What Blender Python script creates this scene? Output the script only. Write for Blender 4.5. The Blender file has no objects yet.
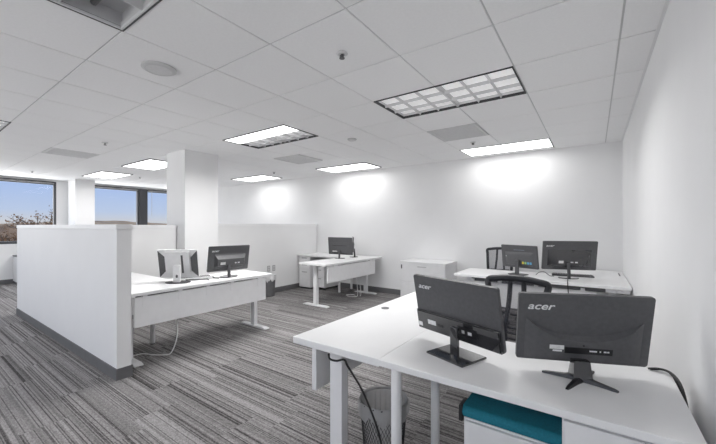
import bpy, bmesh, math, random
from mathutils import Vector, Matrix
random.seed(7)
S = bpy.context.scene
COL = S.collection
PI = math.pi

# ------------------------------------------------------------------ materials
def nd(nt, t, **kw):
    n = nt.nodes.new(t)
    for k, v in kw.items():
        setattr(n, k, v)
    return n

def mat(name, col, rough=.5, metal=0., var=.04, scale=14., bump=0., bscale=200., spec=.5, coat=0.):
    m = bpy.data.materials.new(name); m.use_nodes = True
    nt = m.node_tree; L = nt.links
    b = nt.nodes['Principled BSDF']
    tc = nd(nt, 'ShaderNodeTexCoord')
    no = nd(nt, 'ShaderNodeTexNoise'); no.inputs['Scale'].default_value = scale; no.inputs['Detail'].default_value = 3
    L.new(tc.outputs['Object'], no.inputs['Vector'])
    r = nd(nt, 'ShaderNodeValToRGB')
    r.color_ramp.elements[0].position = .3; r.color_ramp.elements[1].position = .7
    r.color_ramp.elements[0].color = [c * (1 - var) for c in col] + [1]
    r.color_ramp.elements[1].color = [min(1, c * (1 + var)) for c in col] + [1]
    L.new(no.outputs['Fac'], r.inputs['Fac']); L.new(r.outputs['Color'], b.inputs['Base Color'])
    b.inputs['Roughness'].default_value = rough; b.inputs['Metallic'].default_value = metal
    b.inputs['Specular IOR Level'].default_value = spec
    b.inputs['Coat Weight'].default_value = coat
    if bump:
        n2 = nd(nt, 'ShaderNodeTexNoise'); n2.inputs['Scale'].default_value = bscale
        L.new(tc.outputs['Object'], n2.inputs['Vector'])
        bp = nd(nt, 'ShaderNodeBump'); bp.inputs['Strength'].default_value = bump; bp.inputs['Distance'].default_value = .002
        L.new(n2.outputs['Fac'], bp.inputs['Height']); L.new(bp.outputs['Normal'], b.inputs['Normal'])
    return m

def emit_mat(name, col, strength):
    m = mat(name, col, .6)
    b = m.node_tree.nodes['Principled BSDF']
    b.inputs['Emission Color'].default_value = (*col, 1); b.inputs['Emission Strength'].default_value = strength
    return m

def sheer(name, col, alpha, rough=.5):
    m = mat(name, col, rough)
    m.node_tree.nodes['Principled BSDF'].inputs['Alpha'].default_value = alpha
    return m

M = {}
M['wall'] = mat('wall_paint', (.80, .80, .805), .75, var=.012, scale=3, bump=.06, spec=.25)
M['half_wall'] = mat('half_wall_paint', (.76, .76, .765), .7, var=.012, scale=3, bump=.05, spec=.3)
M['cap'] = mat('cap_paint', (.78, .78, .785), .5, var=.01)
M['base'] = mat('rubber_base', (.13, .13, .135), .6, var=.06)
M['tile'] = mat('ceiling_tile', (.88, .88, .885), .9, var=.015, scale=60, bump=.15, bscale=500, spec=.1)
M['bar'] = mat('ceiling_bar', (.58, .58, .585), .6, var=.01)
M['lam'] = mat('white_laminate', (.76, .76, .765), .35, var=.015, scale=6, spec=.4)
M['lam_edge'] = mat('edge_band', (.62, .62, .63), .4, var=.02)
M['metal'] = mat('white_powdercoat', (.76, .76, .77), .4, var=.02)
M['cab'] = mat('white_cabinet', (.74, .74, .75), .4, var=.02)
M['gap'] = mat('dark_gap', (.09, .09, .095), .7, var=.05)  # plain dark grey for plinths, slots and cable holes
M['tray'] = mat('cable_tray_metal', (.12, .12, .125), .5, var=.1)
M['blk'] = mat('black_plastic', (.068, .068, .073), .42, var=.1, scale=30)
M['blk2'] = mat('black_textured_plastic', (.082, .082, .087), .48, var=.1, scale=60, bump=.1)
M['gloss'] = mat('black_gloss', (.030, .030, .033), .08, var=.1, coat=1.)
M['screen'] = mat('screen_glass', (.012, .012, .014), .2, var=.1)
M['silver'] = mat('silver_plastic', (.74, .74, .75), .35, var=.03)
M['logo'] = mat('logo_silver', (.72, .72, .73), .3, var=.02)
M['sticker'] = mat('label_white', (.72, .72, .72), .5, var=.1, scale=80)
M['sticker_y'] = mat('label_yellow', (.75, .62, .05), .5)
M['sticker_b'] = mat('label_blue', (.10, .32, .52), .5)
M['sticker_g'] = mat('label_green', (.25, .50, .18), .5)
M['sticker_d'] = mat('dull_blue_plate', (.16, .18, .22), .5)
M['port'] = mat('port_recess', (.010, .010, .012), .3)
M['teal'] = mat('teal_fabric', (.013, .165, .225), .75, var=.12, scale=120, bump=.25, bscale=700, spec=.3)
M['chair'] = mat('chair_black', (.018, .019, .024), .5, var=.1)
M['seatf'] = mat('seat_fabric', (.03, .03, .035), .9, var=.15, scale=200, bump=.3)
M['mesh'] = sheer('chair_mesh', (.12, .12, .14), .45, .7)
M['wire'] = mat('bin_wire', (.03, .03, .032), .5, metal=.3)
M['liner'] = sheer('bin_liner_film', (.78, .78, .79), .33, .3)
M['cable_b'] = mat('cable_black', (.015, .015, .016), .5)
M['cable_w'] = mat('cable_white', (.75, .75, .75), .5)
M['frame_d'] = mat('window_frame_dark', (.060, .062, .068), .5)
M['blind'] = mat('blind_slats', (.55, .55, .55), .5)
M['vent'] = mat('vent_grey', (.66, .66, .665), .7, var=.04, scale=40)
M['plate'] = mat('grey_plate', (.38, .38, .385), .5)
M['handle'] = mat('handle_grey', (.42, .42, .43), .4)
M['chrome'] = mat('chrome', (.6, .6, .6), .25, metal=.8)
M['light_frame'] = mat('light_frame_dark', (.030, .030, .033), .5)
M['louver'] = mat('louver_white', (.66, .66, .67), .4)
M['louver_grey'] = mat('louver_grey_aluminium', (.62, .62, .63), .4, metal=.1)
M['reflector'] = mat('reflector_grey', (.60, .60, .61), .4, metal=.2)
M['lit'] = emit_mat('lit_diffuser', (1, 1, 1), 2.2)
M['dim'] = emit_mat('dim_diffuser', (.9, .9, .9), .30)
M['dimmer'] = emit_mat('faint_diffuser', (.9, .9, .9), .15)
M['tube_off'] = mat('tube_unlit', (.18, .18, .18), .3)
M['bark'] = mat('bark', (.10, .075, .06), .9, var=.2)
M['leaf'] = mat('autumn_leaf', (.22, .12, .06), .8, var=.4)
M['hill'] = mat('dry_grass', (.40, .28, .16), .95, var=.35, scale=.08)
M['wood'] = mat('far_woods', (.24, .155, .09), .95, var=.45, scale=.25)

def glass():
    m = bpy.data.materials.new('window_glass'); m.use_nodes = True
    nt = m.node_tree; L = nt.links
    nt.nodes.remove(nt.nodes['Principled BSDF'])
    tr = nd(nt, 'ShaderNodeBsdfTransparent'); tr.inputs[0].default_value = (.93, .95, .97, 1)
    gl = nd(nt, 'ShaderNodeBsdfGlossy'); gl.inputs['Roughness'].default_value = .03
    mx = nd(nt, 'ShaderNodeMixShader'); mx.inputs[0].default_value = .006
    L.new(tr.outputs[0], mx.inputs[1]); L.new(gl.outputs[0], mx.inputs[2])
    L.new(mx.outputs[0], nt.nodes['Material Output'].inputs['Surface'])
    return m
M['glass'] = glass()

def carpet():
    m = bpy.data.materials.new('striped_carpet_plank'); m.use_nodes = True
    nt = m.node_tree; L = nt.links; b = nt.nodes['Principled BSDF']
    def math_(op, a, bb=None, clamp=False):
        n = nd(nt, 'ShaderNodeMath', operation=op); n.use_clamp = clamp
        for i, v in enumerate((a, bb)):
            if v is None: continue
            if isinstance(v, (int, float)): n.inputs[i].default_value = v
            else: L.new(v, n.inputs[i])
        return n.outputs[0]
    def white(v):
        w = nd(nt, 'ShaderNodeTexWhiteNoise', noise_dimensions='3D'); L.new(v, w.inputs['Vector']); return w.outputs['Value']
    def comb(x, y, z=0.):
        c = nd(nt, 'ShaderNodeCombineXYZ')
        for i, v in enumerate((x, y, z)):
            if isinstance(v, (int, float)): c.inputs[i].default_value = v
            else: L.new(v, c.inputs[i])
        return c.outputs[0]
    tc = nd(nt, 'ShaderNodeTexCoord'); sp = nd(nt, 'ShaderNodeSeparateXYZ'); L.new(tc.outputs['Object'], sp.inputs[0])
    x, y = sp.outputs[0], sp.outputs[1]
    row = math_('FLOOR', math_('DIVIDE', y, .25))
    rr = white(comb(row, 3.3))
    xs = math_('ADD', math_('DIVIDE', x, 1.0), rr)
    colm = math_('FLOOR', xs)
    pid = white(comb(row, colm, 1.7))
    off = math_('MULTIPLY', pid, 37.)
    # stripes: cells across the plank of two widths
    def stripe(w, seed):
        return white(comb(math_('FLOOR', math_('DIVIDE', math_('ADD', y, off), w)), seed, math_('FLOOR', math_('MULTIPLY', pid, 50.))))
    s1 = stripe(.0065, 1.); s2 = stripe(.015, 2.); s3 = stripe(.06, 4.)
    # dashes along the run: yarn of two tones
    d = white(comb(math_('FLOOR', math_('DIVIDE', x, .010)), math_('FLOOR', math_('DIVIDE', y, .0065)), 9.))
    sp_n = nd(nt, 'ShaderNodeTexNoise'); sp_n.inputs['Scale'].default_value = 240; sp_n.inputs['Detail'].default_value = 2
    L.new(tc.outputs['Object'], sp_n.inputs['Vector'])
    dark = math_('GREATER_THAN', s1, .72)
    v = math_('ADD', math_('MULTIPLY', s2, .22), math_('MULTIPLY', s3, .12))
    v = math_('ADD', v, math_('MULTIPLY', pid, .06))
    v = math_('ADD', v, math_('MULTIPLY', d, .24))
    v = math_('ADD', v, math_('MULTIPLY', sp_n.outputs['Fac'], .22))
    v = math_('SUBTRACT', math_('ADD', v, math_('MULTIPLY', s1, .12)), math_('MULTIPLY', dark, .36))
    r = nd(nt, 'ShaderNodeValToRGB'); e = r.color_ramp.elements
    e[0].position = .0; e[0].color = (.044, .041, .041, 1)
    e[1].position = .95; e[1].color = (.48, .465, .463, 1)
    k = e.new(.45); k.color = (.215, .206, .206, 1)
    L.new(v, r.inputs['Fac']); L.new(r.outputs['Color'], b.inputs['Base Color'])
    b.inputs['Roughness'].default_value = .95; b.inputs['Specular IOR Level'].default_value = .1
    bp = nd(nt, 'ShaderNodeBump'); bp.inputs['Strength'].default_value = .3; bp.inputs['Distance'].default_value = .003
    L.new(v, bp.inputs['Height']); L.new(bp.outputs['Normal'], b.inputs['Normal'])
    return m
M['carpet'] = carpet()

# ------------------------------------------------------------------ mesh helpers
class MB:
    def __init__(s): s.bm = bmesh.new(); s.mi = 0
    def _fin(s, fs):
        for f in fs: f.material_index = s.mi
    def box(s, x0, x1, y0, y1, z0, z1, bev=0.):
        vs = [s.bm.verts.new(p) for p in ((x0,y0,z0),(x1,y0,z0),(x1,y1,z0),(x0,y1,z0),(x0,y0,z1),(x1,y0,z1),(x1,y1,z1),(x0,y1,z1))]
        fs = [s.bm.faces.new([vs[i] for i in q]) for q in ((3,2,1,0),(4,5,6,7),(0,1,5,4),(1,2,6,5),(2,3,7,6),(3,0,4,7))]
        s._fin(fs)
        if bev:
            es = list({e for f in fs for e in f.edges})
            r = bmesh.ops.bevel(s.bm, geom=es, offset=bev, segments=2, affect='EDGES', profile=.6)
            s._fin(r['faces'])
        return s
    def prism(s, pts, z0, z1, axis='z', bev=0.):
        """extrude a 2-D outline (counter-clockwise); axis y: pts are x,z ; axis x: pts are y,z"""
        def P(p, h):
            return {'z': (p[0], p[1], h), 'y': (p[0], h, p[1]), 'x': (h, p[0], p[1])}[axis]
        a = [s.bm.verts.new(P(p, z0)) for p in pts]; b = [s.bm.verts.new(P(p, z1)) for p in pts]
        n = len(pts); fs = [s.bm.faces.new(a[::-1]), s.bm.faces.new(b)]
        for i in range(n): fs.append(s.bm.faces.new((a[i], a[(i+1) % n], b[(i+1) % n], b[i])))
        s._fin(fs)
        if bev:
            es = list(set(fs[0].edges) | set(fs[1].edges))
            r = bmesh.ops.bevel(s.bm, geom=es, offset=bev, segments=2, affect='EDGES'); s._fin(r['faces'])
        return s
    def loft(s, rings, cap=True, close=True):
        R = [[s.bm.verts.new(p) for p in r] for r in rings]; fs = []
        n = len(R[0])
        for A, B in zip(R, R[1:]):
            for i in range(n if close else n - 1):
                fs.append(s.bm.faces.new((A[i], A[(i+1) % n], B[(i+1) % n], B[i])))
        if cap: fs += [s.bm.faces.new(R[0][::-1]), s.bm.faces.new(R[-1])]
        s._fin(fs); return s
    def cyl(s, x, y, z0, z1, r, r1=None, n=24):
        r1 = r if r1 is None else r1
        ring = lambda rr, z: [(x + rr*math.cos(2*PI*i/n), y + rr*math.sin(2*PI*i/n), z) for i in range(n)]
        return s.loft([ring(r, z0), ring(r1, z1)])
    def lathe(s, prof, n=40, x=0, y=0, cap=False):
        return s.loft([[(x + r*math.cos(2*PI*i/n), y + r*math.sin(2*PI*i/n), z) for i in range(n)] for r, z in prof], cap=cap)
    def tube(s, pts, r, n=8, smooth=True, close=False, flat=1.):
        P = [Vector(p) for p in pts]
        if smooth and len(P) > 2: P = catmull(P, 6, close)
        m = len(P); rings = []
        up = Vector((0, 0, 1))
        for i, p in enumerate(P):
            if close: t = P[(i+1) % m] - P[i-1]
            else: t = P[min(i+1, m-1)] - P[max(i-1, 0)]
            if t.length < 1e-9: t = Vector((1, 0, 0))
            t.normalize()
            u = up - t * up.dot(t)
            if u.length < .05: u = Vector((0, 1, 0)) - t * t.y
            u.normalize(); v = t.cross(u); up = u
            rr = r(i / (m-1)) if callable(r) else r
            rings.append([p + (u*math.cos(2*PI*k/n) + v*flat*math.sin(2*PI*k/n)) * rr for k in range(n)])
        if close: rings.append(rings[0]); s.loft(rings, cap=False)
        else: s.loft(rings)
        return s
    def build(s, name, mats, parent=None, smooth=False, **props):
        bmesh.ops.remove_doubles(s.bm, verts=s.bm.verts, dist=1e-6)
        bmesh.ops.recalc_face_normals(s.bm, faces=s.bm.faces)
        me = bpy.data.meshes.new(name); s.bm.to_mesh(me); s.bm.free()
        for m in (mats if isinstance(mats, (list, tuple)) else [mats]): me.materials.append(m)
        if smooth:
            for p in me.polygons: p.use_smooth = True
            me.set_sharp_from_angle(angle=math.radians(38))
        o = bpy.data.objects.new(name, me); COL.objects.link(o)
        if parent: o.parent = parent
        for k, v in props.items(): o[k] = v
        return o

def catmull(P, k=6, close=False):
    out = []; n = len(P)
    rng = range(n if close else n - 1)
    for i in rng:
        if close: a, b, c, d = P[i-1], P[i], P[(i+1) % n], P[(i+2) % n]
        else: a, b, c, d = P[max(i-1, 0)], P[i], P[i+1], P[min(i+2, n-1)]
        for j in range(k):
            t = j / k
            out.append(.5*((2*b) + (c-a)*t + (2*a-5*b+4*c-d)*t*t + (3*b-a-3*c+d)*t**3))
    if not close: out.append(P[-1])
    return out

def thing(name, label, cat, loc=(0, 0, 0), rz=0., group=None):
    o = bpy.data.objects.new(name, None); COL.objects.link(o)
    o.location = loc; o.rotation_euler = (0, 0, rz); o.empty_display_size = .1
    o['label'] = label; o['category'] = cat
    if group: o['group'] = group
    return o
def tag(o, label, cat, group=None, kind=None):
    o['label'] = label; o['category'] = cat
    if group: o['group'] = group
    if kind: o['kind'] = kind
    return o
def bx(name, m, parent, *a, bev=0., **k):
    return MB().box(*a, bev=bev).build(name, m, parent, **k)
def struct(o): o['kind'] = 'structure'; return o

def text_part(name, body, size, m, parent, loc, rx=PI/2, ry=0., rz=0., shear=0., ext=.0008, sx=1., bold=0.):
    cu = bpy.data.curves.new(name, 'FONT'); cu.body = body; cu.size = size; cu.shear = shear; cu.extrude = ext; cu.offset = bold
    tmp = bpy.data.objects.new('tmp_text', cu); COL.objects.link(tmp)
    dg = bpy.context.evaluated_depsgraph_get(); dg.update()
    me = bpy.data.meshes.new_from_object(tmp.evaluated_get(dg)); me.name = name
    bpy.data.objects.remove(tmp); bpy.data.curves.remove(cu)
    me.materials.clear(); me.materials.append(m)
    me.transform(Matrix.Translation(Vector(loc)) @ Matrix.Rotation(rz, 4, 'Z') @ Matrix.Rotation(ry, 4, 'Y') @ Matrix.Rotation(rx, 4, 'X') @ Matrix.Diagonal((sx, 1, 1, 1)))
    o = bpy.data.objects.new(name, me); COL.objects.link(o); o.parent = parent
    return o

# ------------------------------------------------------------------ camera
CAM_H = 1.35
cam = bpy.data.cameras.new('camera'); co = bpy.data.objects.new('camera', cam); COL.objects.link(co)
S.camera = co
co.location = (0, 0, CAM_H); co.rotation_euler = (PI/2, 0, math.radians(35.207))
cam.sensor_width = 36; cam.lens = 334.46 / 716 * 36; cam.shift_y = 4 / 716; cam.clip_start = .05; cam.clip_end = 900

# ------------------------------------------------------------------ the shell
XR, YB, XW, YF, ZC = .32, 5.84, -11.2, -3.4, 2.516
TH = .15
struct(MB().box(XW-.3, XR+TH, YF-TH, YB+TH, -.12, 0).build('floor', M['carpet']))
struct(MB().box(XW-.3, XR+TH, YB, YB+TH, 0, ZC+.35).build('wall_back', M['wall']))
struct(MB().box(XR, XR+TH, YF, YB, 0, ZC+.35).build('wall_right', M['wall']))
# unseen windows added behind the camera to bring in more light
ADDED_FW = [(-10.6, -8.2), (-8.0, -5.6), (-5.4, -3.0), (-2.8, -.4)]
fw = MB(); fw.box(XW-.3, XR+TH, YF-TH, YF, 0, .75); fw.box(XW-.3, XR+TH, YF-TH, YF, 2.47, ZC+.35)
xe = XW-.3
for a_, b_ in ADDED_FW: fw.box(xe, a_, YF-TH, YF, .75, 2.47); xe = b_
struct(fw.box(xe, XR+TH, YF-TH, YF, .75, 2.47).build('wall_front', M['wall']))
for i_, (a_, b_) in enumerate(ADDED_FW):
    f_ = MB(); w_ = .045
    f_.box(a_, b_, YF-.09, YF+.005, .75, .80); f_.box(a_, b_, YF-.09, YF+.005, 2.42, 2.47)
    f_.box(a_, a_+w_, YF-.09, YF+.005, .80, 2.42); f_.box(b_-w_, b_, YF-.09, YF+.005, .80, 2.42)
    wo_ = struct(f_.build('window_%d' % (i_+4), M['frame_d']))  # added window, numbered on from the real ones
    bx('window_pane', M['glass'], wo_, a_+w_, b_-w_, YF-.05, YF-.042, .80, 2.42)
# ceiling: lay-in tiles on a T-bar grid, with cells left open where light fittings and grilles sit
T = .6096; GX0 = -.479; GY0 = .82
def gx(n): return GX0 - T*n
def gy(n): return GY0 + T*n
lights_on_grid = [(4-3+1, 3, 'dim'), ]  # replaced below
# (left grid column n of a two-tile fitting, near grid row, style)
FIT = [  # n_left, row, style, label
    (2, 3, 'louver_lit', 'recessed ceiling light with a lit louvre of small cells, nearest the right wall'),
    (3, -1, 'louver_off', 'unlit dark-celled ceiling light at the top left, nearest the camera'),
    (6, 3, 'half', 'recessed ceiling light with one bright strip and one grey louvre strip, right of the column'),
    (2, 7, 'lens', 'bright flat ceiling light close to the back wall above the right-hand monitors'),
    (10, -1, 'louver_lit', 'ceiling light with only its end showing at the left edge'),
]
open_cells = set()
for n, r, st, lb in FIT: open_cells |= {(n, r), (n-1, r)}
VENTS = [((2, 5), 'grey square ceiling vent between the two right-hand ceiling lights'),
         ((11, 1), 'grey square ceiling vent at the far left, nearest the windows')]
for c, lb in VENTS: open_cells.add(c)
ce = MB()
nx = 19; r0, r1 = -7, 8
for n in range(0, nx):
    for r in range(r0, r1+1):
        xa, xb = max(gx(n), XW), gx(n-1)
        ya, yb = gy(r), gy(r+1)
        xb = min(xb, XR); ya = max(ya, YF); yb = min(yb, YB)
        if xb - xa < .02 or yb - ya < .02 or (n, r) in open_cells: continue
        g = .005
        ce.box(xa+g, xb-g, ya+g, yb-g, ZC, ZC+.02, bev=.0025)
ce.box(XW-.3, XR+TH, YF-TH, YB+TH, ZC+.30, ZC+.35)
for r in range(r0, r1+1):   # sliver column along the right wall
    ya, yb = max(gy(r), YF), min(gy(r+1), YB)
    if yb-ya > .02: ce.box(gx(-1)+.006, XR, ya+.006, yb-.006, ZC, ZC+.02) if XR-gx(-1) > .02 else None
struct(ce.build('ceiling', M['tile']))
gb = MB()
for n in range(-1, nx):
    if XW < gx(n) < XR: gb.box(gx(n)-.012, gx(n)+.012, YF, YB, ZC+.006, ZC+.045)
ys = [gy(r) for r in range(r0, r1+2) if YF < gy(r) < YB]
for y in ys:
    segs = []; r = round((y-GY0)/T)
    for n in range(0, nx):      # no cross bar through the middle of nothing: one bar per cell
        gb.box(max(gx(n), XW)+.012, min(gx(n-1), XR)-.012, y-.012, y+.012, ZC+.006, ZC+.04)
struct(gb.build('trim_1', M['bar']))
wt = MB(); wt.box(XW, XR, YB-.018, YB, ZC-.004, ZC+.012); wt.box(XR-.018, XR, YF, YB, ZC-.004, ZC+.012)
struct(wt.build('trim_2', M['cap']))

def baseboard(name, x0, x1, y0, y1): struct(MB().box(x0, x1, y0, y1, 0, .10, bev=.003).build(name, M['base']))
baseboard('baseboard_back', -5.29, XR, YB-.008, YB)
baseboard('baseboard_right', XR-.008, XR, YF, YB-.01)

# window wall
ZS, ZT = .93, 2.47
WIN = [(-1.55, 2.53), (3.00, 4.43), (4.62, 5.80)]
ww = MB()
ww.box(XW-.3, XW, YF, YB, 0, ZS); ww.box(XW-.3, XW, YF, YB, ZT, ZC+.35)
ye = YF
for a, b in WIN:
    if (a, b) != WIN[2]: ww.box(XW-.3, XW, ye, a, ZS, ZT)
    ye = b
struct(ww.box(XW-.3, XW, 5.80, YB, ZS, ZT).build('wall_left', M['wall']))
baseboard('baseboard_left', XW, XW+.008, YF, YB-.01)
struct(MB().box(XW-.12, XW+.03, 4.43, 4.62, ZS, ZT, bev=.004).build('trim_3', M['frame_d']))
for i, (a, b) in enumerate(WIN):
    f = MB(); w = .045
    f.box(XW-.09, XW+.005, a, b, ZS, ZS+.06); f.box(XW-.09, XW+.005, a, b, ZT-.05, ZT)
    f.box(XW-.09, XW+.005, a, a+w, ZS+.06, ZT-.05); f.box(XW-.09, XW+.005, b-w, b, ZS+.06, ZT-.05)
    wo = struct(f.build('window_%d' % (i+1), M['frame_d']))
    bx('window_pane', M['glass'], wo, XW-.05, XW-.042, a+w, b-w, ZS+.06, ZT-.05)
    bl = thing('window_blind', ['raised blind at the head of the leftmost window with the tree behind it',
                                'raised blind at the head of the window between the window column and the dark mullion',
                                'raised blind with a hanging wand, right of the dark window mullion'][i],
               'blind', (XW+.035, (a+b)/2, ZT-.065), 0, 'raised blinds on the windows')
    ln = (b-a)/2 - .05
    bx('head_rail', M['frame_d'], bl, -.022, .022, -ln, ln, .035, .063)
    sl = MB()
    for k in range(5): sl.box(-.022, .022, -ln, ln, .002+k*.0062, .005+k*.0062)
    sl.build('slat_stack', M['blind'], bl)
    bx('bottom_rail', M['frame_d'], bl, -.022, .022, -ln, ln, -.020, 0)
    if i == 2:
        MB().cyl(.03, -ln+.09, -.75, .04, .006, n=8).build('wand', M['blind'], bl)

# columns
struct(MB().box(-5.63, -5.07, 2.63, 3.18, 0, ZC+.01, bev=.004).build('wall_column_1', M['wall']))
struct(MB().box(-11.06, -10.5, 2.73, 3.13, 0, ZC+.01, bev=.004).build('wall_column_2', M['wall']))

# half-height walls with a cap rail
def half_wall(name, x0, x1, y0, y1, zt, cap_over=.006):
    w = struct(MB().box(x0, x1, y0, y1, 0, zt-.045).build(name, M['half_wall']))
    c = MB().box(x0-cap_over, x1+cap_over, y0-cap_over, y1+cap_over, zt-.045, zt, bev=.004).build('cap', M['cap'], w)
    return w
half_wall('wall_aisle', -7.2, -3.405, 1.172, 1.285, 1.365)
half_wall('wall_divider', -5.42, -5.30, 1.295, 2.62, 1.365)
half_wall('wall_nook', -5.42, -5.30, 3.19, YB-.01, 1.395)
bb = MB(); bb.box(-7.21, -3.395, 1.164, 1.172, 0, .10); bb.box(-3.405, -3.397, 1.172, 1.285, 0, .10); bb.box(-7.2, -3.397, 1.285, 1.293, 0, .10)
struct(bb.build('baseboard_aisle', M['base']))
baseboard('baseboard_nook', -5.30, -5.292, 3.19, YB-.01)
baseboard('baseboard_divider', -5.30, -5.292, 1.30, 2.62)

# ------------------------------------------------------------------ ceiling fittings
def area(parent, x, y, z, sx, sy, power, spread=155):
    l = bpy.data.lights.new('lamp_glow', 'AREA'); l.shape = 'RECTANGLE'; l.size = sx; l.size_y = sy
    l.energy = power; l.spread = math.radians(spread); l.color = (1, .995, .985)
    o = bpy.data.objects.new('lamp_glow', l); COL.objects.link(o); o.parent = parent; o.location = (x, y, z)
    return o
POW = 26.; FILL_F = 10.; DAY_L = 90.; UP_F = 480.; UP_L = 250.
def fitting(cx, cy, z, style, label, W=1.208, Dp=.598, power=POW, surface=False):
    """two-by-four fitting, centre (cx,cy), face at z; W along x"""
    t = thing('ceiling_light', label, 'ceiling light', (cx, cy, z), 0, 'ceiling lights')
    a, b = W/2, Dp/2; fw = .009
    f = MB()
    f.box(-a, a, -b, -b+fw, -.004, .02); f.box(-a, a, b-fw, b, -.004, .02); f.box(-a, -a+fw, -b+fw, b-fw, -.004, .02); f.box(a-fw, a, -b+fw, b-fw, -.004, .02)
    f.build('frame', M['light_frame'], t)
    if style == 'lens':
        bx('diffuser', M['lit'], t, -a+fw, a-fw, -b+fw, b-fw, .002, .012)
        area(t, 0, 0, -.012, W-.08, Dp-.08, power, 172)
        return t
    h = MB(); D = .10
    h.box(-a+fw-.004, a-fw+.004, -b+fw-.004, -b+fw, .02, D); h.box(-a+fw-.004, a-fw+.004, b-fw, b-fw+.004, .02, D)
    h.box(-a+fw-.004, -a+fw, -b+fw, b-fw, .02, D); h.box(a-fw, a-fw+.004, -b+fw, b-fw, .02, D)
    h.box(-a+fw-.004, a-fw+.004, -b+fw-.004, b-fw+.004, D, D+.005)
    h.build('housing', M['reflector'] if style == 'louver_off' else M['louver'], t)
    y0, y1 = -b+fw, b-fw
    x0, x1 = -a+fw, a-fw
    if style == 'half':
        ym = y0 + (y1-y0)*.46
        bx('diffuser', M['lit'], t, x0, x1, y0, ym, .004, .012)
        area(t, 0, (y0+ym)/2, -.012, W-.08, ym-y0, power)
        y0 = ym
    big = style == 'louver_off'
    nxc, nyc = (4, 2) if big else (6, 3)
    if style == 'half': nxc, nyc = 7, 2
    lv = MB(); hgt = .055 if big else .024
    for i in range(1, nxc):
        x = x0 + (x1-x0)*i/nxc; lv.prism([(x-.002, 0), (x+.002, 0), (x+.011, hgt), (x-.011, hgt)], y0, y1, axis='y')
    for j in range(1, nyc):
        y = y0 + (y1-y0)*j/nyc; lv.prism([(y-.002, .0), (y+.002, .0), (y+.016, hgt), (y-.016, hgt)], x0, x1, axis='x')
    if big:
        MB().box(-a+fw, a-fw, -b+fw, -b+fw+.012, -.002, .012).box(-a+fw, a-fw, b-fw-.012, b-fw, -.002, .012).box(-a+fw, -a+fw+.012, -b+fw+.012, b-fw-.012, -.002, .012).box(a-fw-.012, a-fw, -b+fw+.012, b-fw-.012, -.002, .012).build('inner_lip', M['louver'], t)
    lv.build('louver', M['louver_grey'] if big else M['louver'], t)
    if style == 'louver_lit':
        bx('diffuser', M['dim'], t, x0, x1, y0, y1, .045, .05)
        area(t, 0, 0, -.012, W-.08, Dp-.08, power)
    elif style == 'half':
        bx('diffuser', M['dimmer'], t, x0, x1, y0, y1, .045, .05)
    elif big:
        for j in range(nyc):
            yy = y0 + (y1-y0)*(j+.5)/nyc
            MB().tube([(x0+.02, yy, .078), (x1-.02, yy, .078)], .018, 10, False).build('lamp_tube', M['tube_off'], t)
    return t
for n, r, st, lb in FIT:
    fitting(gx(n)+T, gy(r)+T/2+(.012 if r < 0 else 0), ZC, st, lb, power=POW*{7: .20, -1: .15, 3: (1.5 if n == 6 else .9)}.get(r, 1))
for cx, cy, lb in [(-6.87, 2.94, 'bright flat ceiling light just left of the floor-to-ceiling column'),
                   (-9.10, 2.94, 'bright flat ceiling light farthest left, above the window column'),
                   (-4.02, 5.35, 'bright flat ceiling light by the back wall above the desk in the far corner'),
                   (-6.75, 5.25, 'bright flat ceiling light just right of the column top, by the back wall')]:
    fitting(cx, cy, ZC-.012, 'lens', lb, power=POW*(.24 if cy > 5 else ((.8 if cx > -2 else .2) if cy < 0 else .95)))
# unseen fittings added behind the camera for their light
for cx, cy, lb in [(-1.09, -1.9, 'unseen ceiling light added behind the camera by the right wall'), (-4.14, -1.9, 'unseen ceiling light added behind the camera over the aisle'), (-8.2, -1.9, 'unseen ceiling light added behind the camera by the windows')]:
    fitting(cx, cy, ZC-.012, 'lens', lb)

def vent(cx, cy, z, label, s=.585):
    t = thing('ceiling_vent', label, 'vent', (cx, cy, z), 0, 'grey ceiling vents')
    a = s/2
    f = MB(); f.box(-a, a, -a, -a+.03, -.003, .012); f.box(-a, a, a-.03, a, -.003, .012); f.box(-a, -a+.03, -a+.03, a-.03, -.003, .012); f.box(a-.03, a, -a+.03, a-.03, -.003, .012)
    f.build('frame', M['vent'], t)
    g = MB()
    for i in range(26):
        y = -a+.03+(s-.06)*(i+.5)/26; g.box(-a+.03, a-.03, y-.005, y+.005, .002, .010)
    g.box(-a+.03, a-.03, -a+.03, a-.03, .012, .016)
    g.build('grille', M['vent'], t)
for (n, r), lb in VENTS: vent(gx(n)+T/2, gy(r)+T/2, ZC, lb)
vent(-4.20, 4.16, ZC-.014, 'grey square ceiling vent beyond the half-lit ceiling light')

def sprinkler(x, y, label):
    t = thing('sprinkler_head', label, 'sprinkler', (x, y, ZC), 0, 'sprinkler heads')
    MB().lathe([(.004, .0), (.036, .0), (.040, -.006), (.028, -.012), (.020, -.010), (.004, -.010)], 24).build('escutcheon', M['louver'], t, True)
    b = MB(); b.cyl(0, 0, -.030, -.006, .009, n=12); b.tube([(-.014, 0, -.010), (-.016, 0, -.022), (0, 0, -.034)], .003, 6); b.tube([(.014, 0, -.010), (.016, 0, -.022), (0, 0, -.034)], .003, 6)
    b.build('nozzle', M['tray'], t, True)
    MB().cyl(0, 0, -.038, -.034, .018, n=16).build('deflector', M['tray'], t)
sprinkler(-1.387, 1.779, 'dark sprinkler head in the tile nearest the camera')
sprinkler(-5.578, 1.779, 'small sprinkler head between the far left vent and the flat lights')
sprinkler(-1.372, 4.713, 'small sprinkler head in front of the bright light by the back wall')
sprinkler(-5.644, 4.854, 'small sprinkler head just right of the column by the back wall')
sprinkler(-9.733, 1.809, 'small sprinkler head above the leftmost window')
sprinkler(-8.8, 3.50, 'small sprinkler head above the window right of the window column')
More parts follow.
